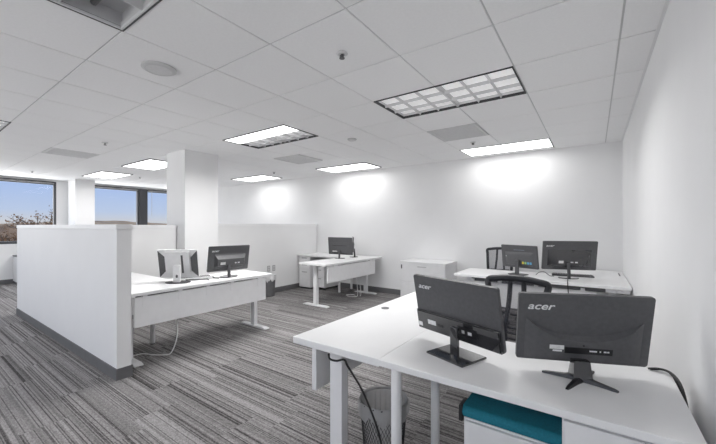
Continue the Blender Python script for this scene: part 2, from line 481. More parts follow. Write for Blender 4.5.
def disc(name, x, y, r, label, cat, m, m2):
    t = thing(name, label, cat, (x, y, ZC), 0)
    MB().lathe([(.003, -.002), (r, -.002), (r, -.010), (r*.82, -.020), (r*.75, -.020)], 32).build('rim', m, t, True)
    MB().lathe([(.003, -.019), (r*.5, -.018), (r*.76, -.018)], 32).build('grille', m2, t, True)
disc('ceiling_speaker', -2.622, 1.17, .115, 'round white ceiling speaker between the dark light and the half-lit light', 'speaker', M['bar'], M['vent'])
disc('smoke_detector', -2.649, 3.615, .062, 'small round grey smoke detector left of the celled light', 'smoke detector', M['bar'], M['vent'])

# ------------------------------------------------------------------ desks
D = .73
def slab(name, parent, x0, x1, y0, y1, z, t=.030, m=None):
    o = MB().box(x0, x1, y0, y1, z-t, z, bev=.003)
    return o.build(name, m or M['lam'], parent)
def t_leg(parent, x, y, z, foot=.30, w=.075, d=.055, step=True):
    """lifting column on a flat foot that runs along x"""
    e_ = .005 if step else 0.
    l = MB().box(x-w/2+e_, x+w/2-e_, y-d/2+e_, y+d/2-e_, .30 if step else .022, z-.0305, bev=.004)
    if step: l.box(x-w/2, x+w/2, y-d/2, y+d/2, .022, .42, bev=.004)
    o = l.build('leg', M['metal'], parent)
    pr = [(x-foot, .004), (x+foot, .004), (x+foot, .014), (x+foot-.05, .026), (x-foot+.05, .026), (x-foot, .014)]
    MB().prism(pr, y-.04, y+.04, axis='y', bev=.003).build('foot', M['metal'], o)
    MB().cyl(x-foot+.03, y, 0, .004, .02, n=12).build('glide', M['tray'], o); MB().cyl(x+foot-.03, y, 0, .004, .02, n=12).build('glide', M['tray'], o)
    return o
def post(parent, x, y, z, r=.024):
    m = MB(); m.cyl(x, y, .012, z-.0305, r, n=20)
    o = m.build('leg', M['metal'], parent, True)
    MB().cyl(x, y, 0, .012, r*1.05, n=16).build('foot_pad', M['tray'], o)
    return o
def beam(parent, x0, x1, y0, y1, z): return bx('cross_beam', M['tray'], parent, x0, x1, y0, y1, z-.075, z-.031)
def modesty(parent, x0, x1, y0, y1, z0, z1, clips):
    p = bx('modesty_panel', M['metal'], parent, x0, x1, y0, y1, z0, z1, bev=.004)
    for c in clips:
        if x1-x0 < y1-y0: bx('clip', M['metal'], p, x0-.012, x1+.003, c-.02, c+.02, z1-.09, z1+.03)
        else: bx('clip', M['metal'], p, c-.02, c+.02, y0-.003, y1+.012, z1-.09, z1+.03)
    return p

# --- nearest L: main top along y, return along x
DN = .735
t = thing('standing_desk', 'white desk nearest the camera, left half with a free corner and a tied cable', 'desk', (-1.06, 2.18, 0))
def loc(t): return t.location
def off(a, t): return a
ox, oy = -1.06, 2.18
slab('tabletop', t, -1.372-ox, -.8135-ox, 1.315-oy, 3.06-oy, DN, .036)
t_leg(t, -1.128-ox, 1.42-oy, DN-.006, .22, .08, step=False)
t_leg(t, -1.10-ox, 2.85-oy, DN-.006, .22)
beam(t, -1.13-ox, -1.07-ox, 1.465-oy, 2.81-oy, DN)
modesty(t, -1.312-ox, -1.280-ox, 1.405-oy, 2.92-oy, .42, DN-.06, [1.6-oy, 2.7-oy])
g = MB().lathe([(.001, .0005), (.029, .0005), (.030, .004), (.022, .005), (.001, .004)], 20, -1.275-ox, 2.16-oy).build('grommet', M['tray'], t, True); g.location.z = DN
t = thing('desk_return', 'white return top along the right wall carrying the two nearest monitors', 'desk', (-.27, 1.6, 0))
ox, oy = -.27, 1.6
slab('tabletop', t, -.8125-ox, .262-ox, 1.310-oy, 1.92-oy, DN, .028)
post(t, -.735-ox, 1.345-oy, DN); post(t, -.735-ox, 1.80-oy, DN)
bx('back_rail', M['metal'], t, -.70-ox, .20-ox, 1.87-oy, 1.89-oy, DN-.08, DN-.0305)

# --- left L by the half wall
t = thing('standing_desk', 'white desk with a long front panel beside the half wall on the left', 'desk', (-3.77, 2.1, 0))
ox, oy = -3.77, 2.1
slab('tabletop', t, -4.05-ox, -3.44-ox, 1.30-oy, 2.93-oy, D)
t_leg(t, -3.80-ox, 1.41-oy, D, .24); t_leg(t, -3.75-ox, 2.88-oy, D, .27)
beam(t, -3.83-ox, -3.77-ox, 1.46-oy, 2.79-oy, D)
modesty(t, -3.485-ox, -3.46-ox, 1.33-oy, 2.84-oy, .405, D-.045, [1.42-oy, 1.75-oy, 2.05-oy, 2.35-oy, 2.73-oy])
bx('cable_tray', M['tray'], t, -3.62-ox, -3.54-ox, 1.40-oy, 2.70-oy, D-.085, D-.04)
t = thing('desk_return', 'white return top running from the left desk to the half wall behind', 'desk', (-4.7, 1.6, 0))
ox, oy = -4.7, 1.6
slab('tabletop', t, -5.285-ox, -4.055-ox, 1.30-oy, 1.92-oy, D)
post(t, -4.13-ox, 1.775-oy, D); post(t, -4.17-ox, 1.38-oy, D); post(t, -5.2-ox, 1.84-oy, D); post(t, -5.2-ox, 1.38-oy, D)

# --- far L in the corner
t = thing('standing_desk', 'white desk with T-shaped legs standing in the far corner by the back wall', 'desk', (-3.8, 4.9, 0))
ox, oy = -3.8, 4.9
slab('tabletop', t, -4.11-ox, -3.50-ox, 4.07-oy, 5.80-oy, D)
t_leg(t, -3.84-ox, 4.21-oy, D, .27); t_leg(t, -3.76-ox, 5.60-oy, D, .25)
beam(t, -3.87-ox, -3.81-ox, 4.26-oy, 5.55-oy, D)
modesty(t, -3.535-ox, -3.51-ox, 4.13-oy, 5.56-oy, .42, D-.05, [4.3-oy, 5.4-oy])
t = thing('desk_return', 'white return top against the back wall behind the far corner desk', 'desk', (-4.7, 5.5, 0))
ox, oy = -4.7, 5.5
slab('tabletop', t, -5.28-ox, -4.115-ox, 5.20-oy, 5.82-oy, D)
post(t, -4.20-ox, 5.30-oy, D); post(t, -4.22-ox, 5.74-oy, D); post(t, -5.23-ox, 5.74-oy, D)

# --- right-hand back L
t = thing('standing_desk', 'white desk at the back right carrying the two far monitors', 'desk', (-.6, 4.65, 0))
ox, oy = -.6, 4.65
slab('tabletop', t, -1.50-ox, .310-ox, 4.30-oy, 5.02-oy, D)
for lx in (-1.36, .16):
    l = MB().box(lx-.035-ox, lx+.035-ox, 4.5-oy, 4.57-oy, .022, D-.0305, bev=.004).build('leg', M['metal'], t)
    MB().box(lx-.04-ox, lx+.04-ox, 4.33-oy, 4.97-oy, 0, .026, bev=.005).build('foot', M['metal'], l)
modesty(t, -1.42-ox, .02-ox, 4.36-oy, 4.385-oy, .36, D-.085, [-1.28-ox, -.95-ox, -.55-ox, -.1-ox])
bx('cable_tray', M['tray'], t, -1.30-ox, .10-ox, 4.40-oy, 4.46-oy, D-.085, D-.038)
bx('side_bracket', M['metal'], t,   .10-ox, .30-ox, 4.33-oy, 4.36-oy, D-.07, D-.0305)
t = thing('desk_return', 'white return top along the right wall at the very back', 'desk', (0, 5.4, 0))
slab('tabletop', t, -.30, .310, 5.025-5.4, 5.80-5.4, D)
post(t, -.25, .33, D); post(t, .24, .33, D)
bx('wall_clip', M['tray'], t, .255, .268, -.15, .12, D, D+.006)

# ------------------------------------------------------------------ pedestals and cabinets
def drawer(parent, x0, x1, y, z0, z1, handle='bar', lock=False, m=None):
    """drawer front on a face that looks towards -y"""
    d = bx('drawer', m or M['cab'], parent, x0, x1, y-.016, y, z0, z1, bev=.003)
    if handle == 'bar':
        c = (x0+x1)/2; w = min(.16, (x1-x0)*.3)
        h = MB().box(c-w/2, c+w/2, y-.034, y-.024, z1-.055, z1-.043, bev=.002)
        h.box(c-w/2, c-w/2+.012, y-.026, y-.0155, z1-.055, z1-.043); h.box(c+w/2-.012, c+w/2, y-.026, y-.0155, z1-.055, z1-.043)
        h.build('handle', M['handle'], d)
    elif handle == 'slot':
        c = (x0+x1)/2; w = (x1-x0)*.5
        bx('handle', M['handle'], d, c-w/2, c+w/2, y-.0175, y-.015, z1-.04, z1-.02)
    if lock:
        MB().box(x0+.012, x0+.035, y-.021, y-.015, z1-.10, z1-.03, bev=.002).build('lock', M['tray'], d)
    return d
# teal-topped pedestal
t = thing('mobile_pedestal', 'white mobile pedestal with a teal seat cushion under the nearest desk', 'pedestal', (-.276, 1.68, 0))
bx('body', M['cab'], t, -.19, .180, -.215, .17, .05, .515, bev=.004)
drawer(t, -.18, .175, -.215, .30, .508, 'none'); drawer(t, -.18, .175, -.215, .06, .29, 'none')
cu = MB(); n = 10; prof = []
y0, y1, z0, z1, r = -.225, .175, .516, .563, .022
for i in range(7): a = PI + PI/2*i/6; prof.append((y0+r+r*math.cos(a)*1, z0+r*.6+r*.6*math.sin(a)))
for i in range(7): a = -PI/2 + PI/2*i/6; prof.append((y1-r+r*math.cos(a), z0+r*.6+r*.6*math.sin(a)))
for i in range(7): a = PI/2*i/6; prof.append((y1-r+r*math.cos(a), z1-r+r*math.sin(a)))
for i in range(7): a = PI/2 + PI/2*i/6; prof.append((y0+r+r*math.cos(a), z1-r+r*math.sin(a)))
cu.prism(prof, -.195, .183, axis='x', bev=.006)
cu.build('seat_cushion', M['teal'], t, True)
pu = MB().box(-.214, -.1962, -.215, -.15, .490, .560, bev=.004).build('pull_loop', M['cable_b'], t)
for sx in (-.15, .15):
    for sy in (-.17, .12): MB().lathe([(.004, 0), (.022, 0), (.024, .02), (.016, .048), (.004, .0495)], 14, sx, sy).build('caster', M['blk'], t, True)
# supporting pedestal at the wall
t = thing('drawer_pedestal', 'tall white pedestal holding up the nearest desk top by the right wall', 'pedestal', (.082, 1.6, 0))
bx('body', M['cab'], t, -.172, .165, -.255, .29, .02, .7045, bev=.003)
bx('plinth', M['gap'], t, -.16, .155, -.24, .28, 0, .0198)
drawer(t, -.166, .160, -.255, .40, .690, 'none'); drawer(t, -.166, .160, -.255, .03, .39, 'none')
# far corner pedestals
t = thing('drawer_pedestal', 'white three-drawer pedestal at the left end of the far corner desk', 'pedestal', (-5.10, 5.5, 0))
bx('body', M['cab'], t, -.165, .155, -.255, .30, .03, .6995, bev=.003)
bx('plinth', M['gap'], t, -.155, .145, -.24, .28, 0, .0298)
drawer(t, -.160, .150, -.255, .55, .69, 'slot'); drawer(t, -.160, .150, -.255, .40, .54, 'slot'); drawer(t, -.160, .150, -.255, .04, .39, 'slot')
t = thing('mobile_pedestal', 'low white pedestal half hidden behind the far corner desk panel', 'pedestal', (-4.76, 5.55, 0))
bx('body', M['cab'], t, -.16, .16, -.24, .25, .05, .63, bev=.003)
drawer(t, -.155, .155, -.24, .46, .62, 'slot'); drawer(t, -.155, .155, -.24, .28, .45, 'slot'); drawer(t, -.155, .155, -.24, .06, .27, 'slot')
for sx in (-.12, .12):
    for sy in (-.19, .2): MB().cyl(sx, sy, 0, .0495, .02, n=12).build('caster', M['blk'], t)
# lateral file at the back wall
t = thing('file_cabinet', 'wide white two-drawer cabinet standing alone against the back wall', 'cabinet', (-2.40, 5.56, 0))
bx('body', M['cab'], t, -.42, .42, -.25, .255, .03, .705, bev=.003)
bx('top', M['lam'], t, -.425, .425, -.275, .26, .7055, .730, bev=.003)
bx('plinth', M['gap'], t, -.40, .40, -.23, .24, 0, .0298)
drawer(t, -.412, .412, -.25, .375, .698, 'bar', True); drawer(t, -.412, .412, -.25, .04, .365, 'bar')
# low cabinet by the window
t = thing('low_cabinet', 'low grey cabinet below the leftmost window', 'cabinet', (-10.95, 2.05, 0))
bx('body', M['vent'], t, -.23, .2, -.30, .45, .06, .64, bev=.004)
bx('top', M['tray'], t, -.235, .205, -.305, .455, .6405, .665)
bx('plinth', M['gap'], t, -.22, .19, -.29, .44, 0, .0598)
d = bx('door', M['vent'], t, .2005, .212, -.29, .44, .07, .63, bev=.002)

# ------------------------------------------------------------------ monitors
def rrect(w, h, r, cx=0., cz=0., k=5):
    out = []
    for sx, sz, a0 in ((1, -1, -PI/2), (1, 1, 0), (-1, 1, PI/2), (-1, -1, PI)):
        for i in range(k+1):
            a = a0 + PI/2*i/k; out.append((cx+sx*(w/2-r)+r*math.cos(a), cz+sz*(h/2-r)+r*math.sin(a)))
    return out
def rot_panel(objs, c, tilt):
    """stand the panel parts (built around the origin, back at -y) at centre c, leaning the top to the back"""
    mtx = Matrix.Translation(Vector(c)) @ Matrix.Rotation(tilt, 4, 'X')
    for o in objs: o.data.transform(mtx)
def monitor(name, label, base, rz, zt, pc, tilt, w, h, style):
    """base = point of the desk under the stand; pc = panel centre (world)"""
    t = thing(name, label, 'monitor', (base[0], base[1], zt), rz, 'computer monitors')
    v = Matrix.Rotation(-rz, 3, 'Z') @ Vector((pc[0]-base[0], pc[1]-base[1], 0))
    c = (v.x, v.y, pc[2]-zt)
    P = []
    shell = MB().prism(rrect(w, h, .008), -.006, .012, axis='y', bev=.002)
    body = 'blk2'
    parts = {}
    sil = style == 'silver'
    P.append(shell.build('panel', M['silver'] if sil else M['blk2'], t, True))
    P.append(bx('screen', M['screen'], t, -w/2+.010, w/2-.010, .0121, .0135, -h/2+.016, h/2-.010))
    zl = h/2-.040-.028
    if style == 'flat':         # nearest left: seam, glossy lower band
        zs = -h*.14
        P.append(MB().prism([(-w/2+.004, -h/2+.003), (w/2-.004, -h/2+.003), (w/2-.004, zs), (-w/2+.004, zs)], -.024, -.006, axis='y', bev=.006).build('back_cover', M['gloss'], t, True))
        P.append(bx('label_plate', M['sticker'], t, -w*.335, -w*.225, -.0248, -.0238, -h*.355, -h*.275))
        P.append(bx('label_plate', M['port'], t, -w*.20, -w*.13, -.0248, -.0238, -h*.35, -h*.30))
        P.append(bx('energy_label', M['sticker'], t, -w*.475, -w*.42, -.0248, -.0238, -h*.435, -h*.36))
        P.append(bx('port_recess', M['port'], t, w*.05, w*.27, -.0250, -.0236, -h*.36, -h*.22))
        P.append(MB().box(w*.10, w*.13, -.027, -.0245, -h*.33, -h*.28).box(w*.17, w*.21, -.027, -.0245, -h*.33, -h*.28).build('port', M['silver'], t))
        lx, ls = -w/2+.030, .040
        nk = MB().box(-.021, .021, -.030, -.012, .008, c[2]-h*.22, bev=.003).build('stand_neck', M['gloss'], t, True)
        MB().prism([(-.105, -.10), (.105, -.10), (.105, .075), (-.105, .075)], 0, .010, axis='z', bev=.002).build('stand_base', M['gloss'], t, True)
    elif style == 'curve':      # nearest right: smile-shaped swelling, four-legged stand
        pts = []; k = 24
        top = lambda s: -h*.02 + h*.10*abs(s)**2.2 - .0 if abs(s) < 1 else 0
        outl = [(-w*.44, -h*.46), (w*.44, -h*.46)] + [(w*.44*(1-2*i/k), -h*.10 + h*.24*abs(1-2*i/k)**2.4) for i in range(k+1)]
        inn = [(x*.80, (z+h*.3)*.74-h*.3) for x, z in outl]
        cv = MB(); cv.loft([[(x, -.006, z) for x, z in outl], [(x, -.030, z) for x, z in inn]], cap=True)
        P.append(cv.build('back_cover', M['blk2'], t, True))
        P.append(bx('label_plate', M['sticker'], t, -w*.255, -w*.145, -.0312, -.0302, -h*.275, -h*.215))
        P.append(bx('label_plate', M['sticker'], t, -w*.23, -w*.16, -.0312, -.0302, -h*.310, -h*.285))
        P.append(bx('port_recess', M['port'], t, -w*.14, w*.215, -.0314, -.0302, -h*.325, -h*.235))
        P.append(MB().box(w*.045, w*.10, -.0325, -.0312, -h*.285, -h*.265).box(w*.12, w*.13, -.0325, -.0312, -h*.285, -h*.265).box(w*.15, w*.17, -.0325, -.0312, -h*.285, -h*.265).box(w*.175, w*.19, -.0325, -.0312, -h*.285, -h*.265).build('port', M['silver'], t))
        P.append(MB().cyl(0, 0, 0, .001, .004, n=12).build('screw_hole', M['port'], t)); P[-1].data.transform(Matrix.Translation((0, -.0312, -h*.20)) @ Matrix.Rotation(PI/2, 4, 'X'))
        lx, ls = -w/2+.034, .046
        zc = c[2]-h*.38
        nk = MB(); nk.loft([[(x, y, z) for x, y in ((-a, -b), (a, -b), (a*1.05, 0), (a, b), (-a, b), (-a*1.05, 0))] for a, b, z in ((.034, .030, .012), (.031, .022, .05), (.029, .018, zc))])
        nk.build('stand_neck', M['gloss'], t, True)
        for dx, dy in ((-.126, .047), (.092, -.088), (-.085, -.10), (.085, .09)):
            l = Vector((dx, dy, 0)); L_ = l.length; u = l/L_; s_ = Vector((-u.y, u.x, 0))
            rings = []
            for f, wd, zz in ((.06, .020, .024), (.4, .011, .014), (.9, .007, .009), (1., .005, .006)):
                p = l*f
                rings.append([tuple(p + s_*wd*a + Vector((0, 0, b*zz))) for a, b in ((-1, 0), (1, 0), (.7, 1), (-.7, 1))])
            MB().loft(rings).build('stand_foot', M['port'], t, True)
    elif style == 'silver':
        dk = MB()
        for s in (-1, 1):
            q = [(s*w*.49, h*.47), (s*w*.32, h*.24), (s*w*.32, -h*.24), (s*w*.49, -h*.47)]
            P.append(MB().prism(q if s < 0 else q[::-1], -.012, -.0062, axis='y').build('side_panel', M['blk2'], t))
        cb = MB(); cb.loft([[(x, -.006, z) for x, z in ((-w*.48, -h*.47), (w*.48, -h*.47), (w*.48, h*.47), (-w*.48, h*.47))], [(x, -.045, z) for x, z in ((-w*.28, -h*.30), (w*.28, -h*.30), (w*.28, h*.40), (-w*.28, h*.40))]])
        for sp_ in (1,): pass
        P.append(MB().prism([(-w*.31, -h*.30), (w*.31, -h*.30), (w*.31, h*.46), (-w*.31, h*.46)], -.040, -.0062, axis='y', bev=.008).build('back_cover', M['silver'], t, True)); cb.bm.free()
        P.append(bx('cable_slot', M['gap'], t, w*.10, w*.15, -.042, -.0395, -h*.30, h*.34))
        lx = None
        nk = MB().prism(rrect(.07, c[2]-.006, .010, 0, (c[2]-.006)/2+.006), -.075, -.042, axis='y', bev=.004)
        nk = nk.build('stand_neck', M['silver'], t, True)
        MB().prism(rrect(.022, .034, .009, .004, .075), -.0765, -.0745, axis='y').build('cable_hole', M['gap'], nk)
        MB().prism([(.13*math.cos(a)*1., .085*math.sin(a)-.03) for a in [2*PI*i/32 for i in range(32)]], 0, .010, axis='z', bev=.003).build('stand_base', M['blk'], t, True)
    else:
        # 'bulge': box swelling low on the back, oval foot ; 'stick': flat with stickers ; 'plain'
        zq = -h*.10
        wb = {'bulge': .36, 'stick': .40, 'plain': .42, 'wide': .40}[style]
        hb = {'bulge': .30, 'stick': .30, 'plain': .34, 'wide': .30}[style]
        P.append(MB().loft([[(x, -.006, z) for x, z in ((-w*wb, zq-h*hb), (w*wb, zq-h*hb), (w*wb, zq+h*hb), (-w*wb, zq+h*hb))],
                            [(x, -.028, z) for x, z in ((-w*wb*.8, zq-h*hb*.85), (w*wb*.8, zq-h*hb*.85), (w*wb*.8, zq+h*hb*.55), (-w*wb*.8, zq+h*hb*.55))]]).build('back_cover', M['gloss'] if style == 'wide' else M['blk2'], t, True))
        yb = -.0286
        if style == 'stick':
            P.append(bx('label_plate', M['sticker'], t, -w*.36, -w*.26, -.022, -.0195, -h*.02, h*.02))
            for q, (a, m) in enumerate(((.10, 'sticker_y'), (.17, 'sticker_g'), (.24, 'sticker_b'), (.31, 'sticker_b'))):
                P.append(bx('label_plate', M[m], t, w*a, w*(a+.05), yb-.0012, yb, -h*.30, -h*.20))
            P.append(MB().box(-w*.14, w*.16, -.0068, -.006, h*.27, h*.31).build('brand_plate', M['sticker_d'], t))
            lx, ls = None, 0
            text = None
        elif style == 'bulge':
            P.append(MB().loft([[(x, -.0062, z) for x, z in ((-w*.36, -h*.32), (w*.40, -h*.32), (w*.40, h*.17), (-w*.36, h*.17))], [(x, -.056, z) for x, z in ((-w*.31, -h*.25), (w*.34, -h*.25), (w*.34, h*.02), (-w*.31, h*.02))]]).build('housing', M['blk2'], t, True))
            yb = -.0566; P.append(bx('label_plate', M['sticker'], t, -w*.25, -w*.13, yb-.0012, yb, -h*.20, -h*.10))
            P.append(MB().box(w*.10, w*.14, yb-.0012, yb, -h*.18, -h*.13).box(w*.17, w*.22, yb-.0012, yb, -h*.18, -h*.13).build('port', M['silver'], t))
            lx, ls = -w/2+.035, .040
        elif style == 'wide':
            P.append(bx('label_plate', M['sticker'], t, -w*.20, -w*.11, yb-.0012, yb, -h*.26, -h*.17))
            P.append(MB().box(w*.02, w*.07, yb-.0012, yb, -h*.24, -h*.20).box(w*.10, w*.15, yb-.0012, yb, -h*.24, -h*.20).build('port', M['silver'], t))
            lx, ls = -w/2+.035, .040
        else:
            P.append(bx('vent_slot', M['port'], t, -w*.30, w*.30, -.0295, -.028, h*.02, h*.045))
            P.append(bx('label_plate', M['sticker'], t, -w*.30, -w*.10, yb-.0012, yb, -h*.33, -h*.28))
            lx = None
        ztop = c[2]-h*.25
        if style == 'stick':
            MB().box(-.024, .024, -.034, -.016, .010, ztop+.03, bev=.003).build('stand_neck', M['blk'], t, True)
            MB().prism(rrect(.20, .16, .02), 0, .010, axis='z', bev=.003).build('stand_base', M['blk'], t, True)
        else:
            MB().tube([(0, -.028, .008), (.0, -.026, .05), (0, -.014, ztop)], .018, 12, False).build('stand_neck', M['blk'], t, True)
            MB().prism([(.11*math.cos(a), .085*math.sin(a)-.01) for a in [2*PI*i/32 for i in range(32)]], 0, .011, axis='z', bev=.003).build('stand_base', M['gloss'], t, True)
    if lx is not None:
        P.append(text_part('brand_logo', 'acer', ls*.95, M['logo'], t, (lx, -.0068, zl), shear=.28, sx=1.30, bold=.0005, ext=.0006))
    rot_panel(P, c, tilt)
    return t
R = math.radians
monitor('computer_monitor', 'black monitor with a square glossy foot and a slim neck, on the nearest desk', (-.530, 1.572), R(-20.3), DN, (-.563, 1.622, .938), .19, .507, .298, 'flat')
monitor('computer_monitor', 'large black monitor on splayed feet, nearest the right wall', (-.045, 1.605), R(23.2), DN, (-.042, 1.660, .926), .184, .492, .295, 'curve')
monitor('computer_monitor', 'small black monitor with yellow and blue stickers on its back', (-.79, 4.66), R(-22.1), D, (-.782, 4.69, .96), .137, .48, .29, 'stick')
monitor('computer_monitor', 'wide glossy black monitor on the back right desk beside the corner', (-.252, 4.70), R(21.6), D, (-.244, 4.73, .997), .171, .583, .35, 'wide')
monitor('computer_monitor', 'silver-backed monitor with dark side panels on the left desk', (-3.745, 1.880), R(42.8), D, (-3.825, 1.916, .925), .22, .42, .325, 'silver')
monitor('computer_monitor', 'black monitor on an oval foot, right of the silver-backed one', (-3.655, 2.425), R(81.9), D, (-3.675, 2.453, .955), .19, .515, .31, 'bulge')
monitor('computer_monitor', 'black monitor facing away on the far corner desk', (-3.985, 5.05), R(4.2), D, (-3.99, 5.06, .966), .09, .55, .33, 'plain')
monitor('computer_monitor', 'thin edge-on monitor just right of the one on the far corner desk', (-3.94, 5.42), R(128), D, (-3.97, 5.44, .975), .08, .50, .31, 'plain')

# keyboard on the back right desk
t = thing('keyboard', 'dark keyboard lying behind the wide glossy monitor', 'keyboard', (-.22, 4.92, D), R(6))
bx('case', M['blk'], t, -.22, .22, -.07, .07, 0, .016, bev=.004)
k = MB()
for i in range(15):
    for j in range(5): k.box(-.21+i*.028, -.187+i*.028, -.06+j*.024, -.040+j*.024, .016, .022)
k.build('keys', M['blk2'], t)
# keyboard on left desk
t = thing('keyboard', 'black keyboard lying between the two monitors on the left desk', 'keyboard', (-3.90, 2.12, D), R(70))
bx('case', M['silver'], t, -.20, .20, -.06, .06, 0, .014, bev=.004)
k = MB()
for i in range(14):
    for j in range(4): k.box(-.19+i*.027, -.168+i*.027, -.05+j*.026, -.028+j*.026, .014, .019)
k.build('keys', M['blk2'], t)

# ------------------------------------------------------------------ chairs
def chair(label, loc, rz):
    """faces local -y; back stands at y=0"""
    t = thing('office_chair', label, 'chair', (loc[0], loc[1], 0), rz, 'black mesh office chairs')
    zt, zb = 1.024, .56
    def side(f):   # half width at height fraction
        return .150 + .029*f
    def yb(f): return .06*f*f - .03
    pts = []
    nn = 8
    for i in range(nn+1): f = i/nn; pts.append((-side(f), yb(f), zb+(zt-zb)*f*.93))
    for i in range(1, 6): s = -1+2*i/6; pts.append((s*side(1)*1., yb(1), zt-.031+.024*(1-s*s)))
    for i in range(nn, -1, -1): f = i/nn; pts.append((side(f), yb(f), zb+(zt-zb)*f*.93))
    pts.append((0, yb(0), zb-.012))
    MB().tube(pts, .020, 10, True, True, flat=1.0).build('back_frame', M['chair'], t, True)
    # mesh sheet
    ms = MB(); rows = []
    for i in range(11):
        f = i/10; z = zb+(zt-zb)*f*.93
        rows.append([(s/6*side(f), yb(f)+.012*(1-(s/6)**2), z+.024*(1-(s/6)**2)*f) for s in range(-6, 7)])
    ms.loft(rows, cap=False, close=False).build('back_mesh', M['mesh'], t, True)
    # two spine bars converging downwards, and lumbar slats
    for s in (-1, 1):
        MB().tube([(s*.040, .040, zt-.01), (s*.046, .026, .86), (s*.060, .0, .70), (s*.055, -.02, .58)], .015, 8).build('spine_bar', M['chair'], t, True)
    for k in range(4):
        z = .60+.035*k
        MB().tube([(-.13, -.012, z), (0, .004, z-.004), (.13, -.012, z)], .008, 8).build('lumbar_slat', M['chair'], t, True)
    se = MB(); 
    se.loft([[(x*s_, y*s_-.20, z) for x, y in [(.23*math.copysign(abs(math.cos(a))**.5, math.cos(a)),   .19*math.copysign(abs(math.sin(a))**.5, math.sin(a))) for a in [2*PI*i/32 for i in range(32)]]] for s_, z in ((.90, .43), (1, .445), (1, .475), (.93, .492))])
    se.build('seat', M['seatf'], t, True)
    MB().tube([(0, .02, .60), (0, .035, .48), (0, -.05, .415), (0, -.16, .41)], .022, 8).build('back_bracket', M['chair'], t, True)
    MB().cyl(0, -.17, .12, .43, .022, n=16).cyl(0, -.17, .06, .28, .03, n=16).build('gas_column', M['chair'], t, True)
    for k in range(5):
        a = 2*PI*k/5+.3; ex, ey = .25*math.cos(a), .25*math.sin(a)
        lg = MB().tube([(0, -.17, .11), (ex*.5, ey*.5-.17, .098), (ex, ey-.17, .075)], lambda f: .024-.008*f, 8).build('base_arm', M['chair'], t, True)
        MB().tube([(ex-.022*math.sin(a), ey-.17+.022*math.cos(a), .029), (ex+.022*math.sin(a), ey-.17-.022*math.cos(a), .029)], .029, 14, False).build('caster', M['chair'], lg, True)
    return t
chair('black mesh office chair between the two nearest monitors, behind the nearest desk', (-.408, 2.30), R(-8))
chair('black mesh office chair by the back wall, behind the small stickered monitor', (-1.145, 5.28), R(4))

# ------------------------------------------------------------------ waste bins
def wire_bin(label, x, y, r0, r1, h, mesh=True):
    t = thing('waste_bin', label, 'waste bin', (x, y, 0), 0, 'waste bins')
    if mesh:
        n, m = 44, 16; b = MB(); vs = []
        for j in range(m+1):
            f = j/m; rr = r0+(r1-r0)*f
            vs.append([b.bm.verts.new((rr*math.cos(2*PI*(i+.5*j)/n), rr*math.sin(2*PI*(i+.5*j)/n), .01+(h-.02)*f)) for i in range(n)])
        for j in range(0, m-1, 1):
            for i in range(n):
                if (j % 2) == 0 or True:
                    pass
        for j in range(m-1):
            for i in range(n):
                # diamond: bottom (j,i), right (j+1,i), top (j+2,i-1), left (j+1,i-1)
                b.bm.faces.new((vs[j][i], vs[j+1][i], vs[j+2][i-1], vs[j+1][i-1]))
        o = b.build('basket', M['wire'], t)
        w = o.modifiers.new('wire', 'WIREFRAME'); w.thickness = .0042; w.use_even_offset = False
    else:
        MB().lathe([(.003, .012), (r0-.004, .012), (r1-.004, h), (r1, h), (r0, .002), (.003, .002)], 36).build('basket', M['tray'], t, True)
    MB().lathe([(.003, 0), (r0, 0), (r0+.002, .012), (.003, .012)], 32).build('bottom', M['wire'], t, True)
    MB().tube([(r1*math.cos(2*PI*i/24), r1*math.sin(2*PI*i/24), h) for i in range(24)], .0055, 8, True, True).build('rim', M['wire'], t, True)
    return t
def liner(label, x, y, r0, r1, h, drop, m):
    random.seed(3); n = 48; o = MB(); rings = []
    prof = [(r1*1.05, h-drop), (r1*1.075, h-drop*.6), (r1*1.07, h-.012), (r1*1.02, h+.011), (r1*.93, h), (r1*.88, h-.05), (r0*.9, .06), (r0*.5, .03), (.01, .028)]
    for q, (rr, z) in enumerate(prof):
        rings.append([((rr+a)*math.cos(2*PI*i/n), (rr+a)*math.sin(2*PI*i/n), z + ((.02*math.sin(i*.9)+.015*math.sin(i*2.3+1)) if q == 0 else (.005*math.sin(i*1.7) if q == 1 else 0)))
                      for i in range(n) for a in [.006*math.sin(i*3.1+q) + random.uniform(0, .004) if q not in (3, 4) else (.0045*math.sin(i*2.)+.002 if q == 3 else -.003)]])
    ob = o.loft(rings, cap=False).build('bin_liner', m, None, True)
    ob.location = (x, y, 0)
    return tag(ob, label, 'bin liner', 'bin liners')
wire_bin('black wire mesh waste bin under the nearest desk', -.992, 1.66, .108, .134, .352)
liner('clear bag folded over the rim of the wire bin under the nearest desk', -.992, 1.66, .108, .134, .352, .065, M['liner'])
wire_bin('small dark waste bin behind the far end of the left desk', -5.13, 4.30, .095, .115, .40, False)
liner('pale bag folded over the small dark bin behind the left desk', -5.13, 4.30, .095, .115, .40, .10, M['lam_edge'])

# ------------------------------------------------------------------ outlets on the nook wall
for i, (y, lb) in enumerate(((4.42, 'left one of two wall outlets low on the half wall behind the left desk'), (4.55, 'right one of two wall outlets low on the half wall behind the left desk'))):
    t = thing('wall_outlet', lb, 'outlet', (-5.30, y, .50), 0, 'wall outlets')
    MB().box(.0005, .006, -.036, .036, -.058, .058, bev=.002).build('cover_plate', M['plate'], t)
    for z in (-.024, .024):
        s_ = MB().box(.006, .008, -.017, .017, z-.014, z+.014, bev=.001).build('socket', M['vent'], t)
        MB().box(.008, .0084, -.008, -.005, z-.005, z+.006).box(.008, .0084, .005, .008, z-.005, z+.006).build('slot', M['gap'], s_)

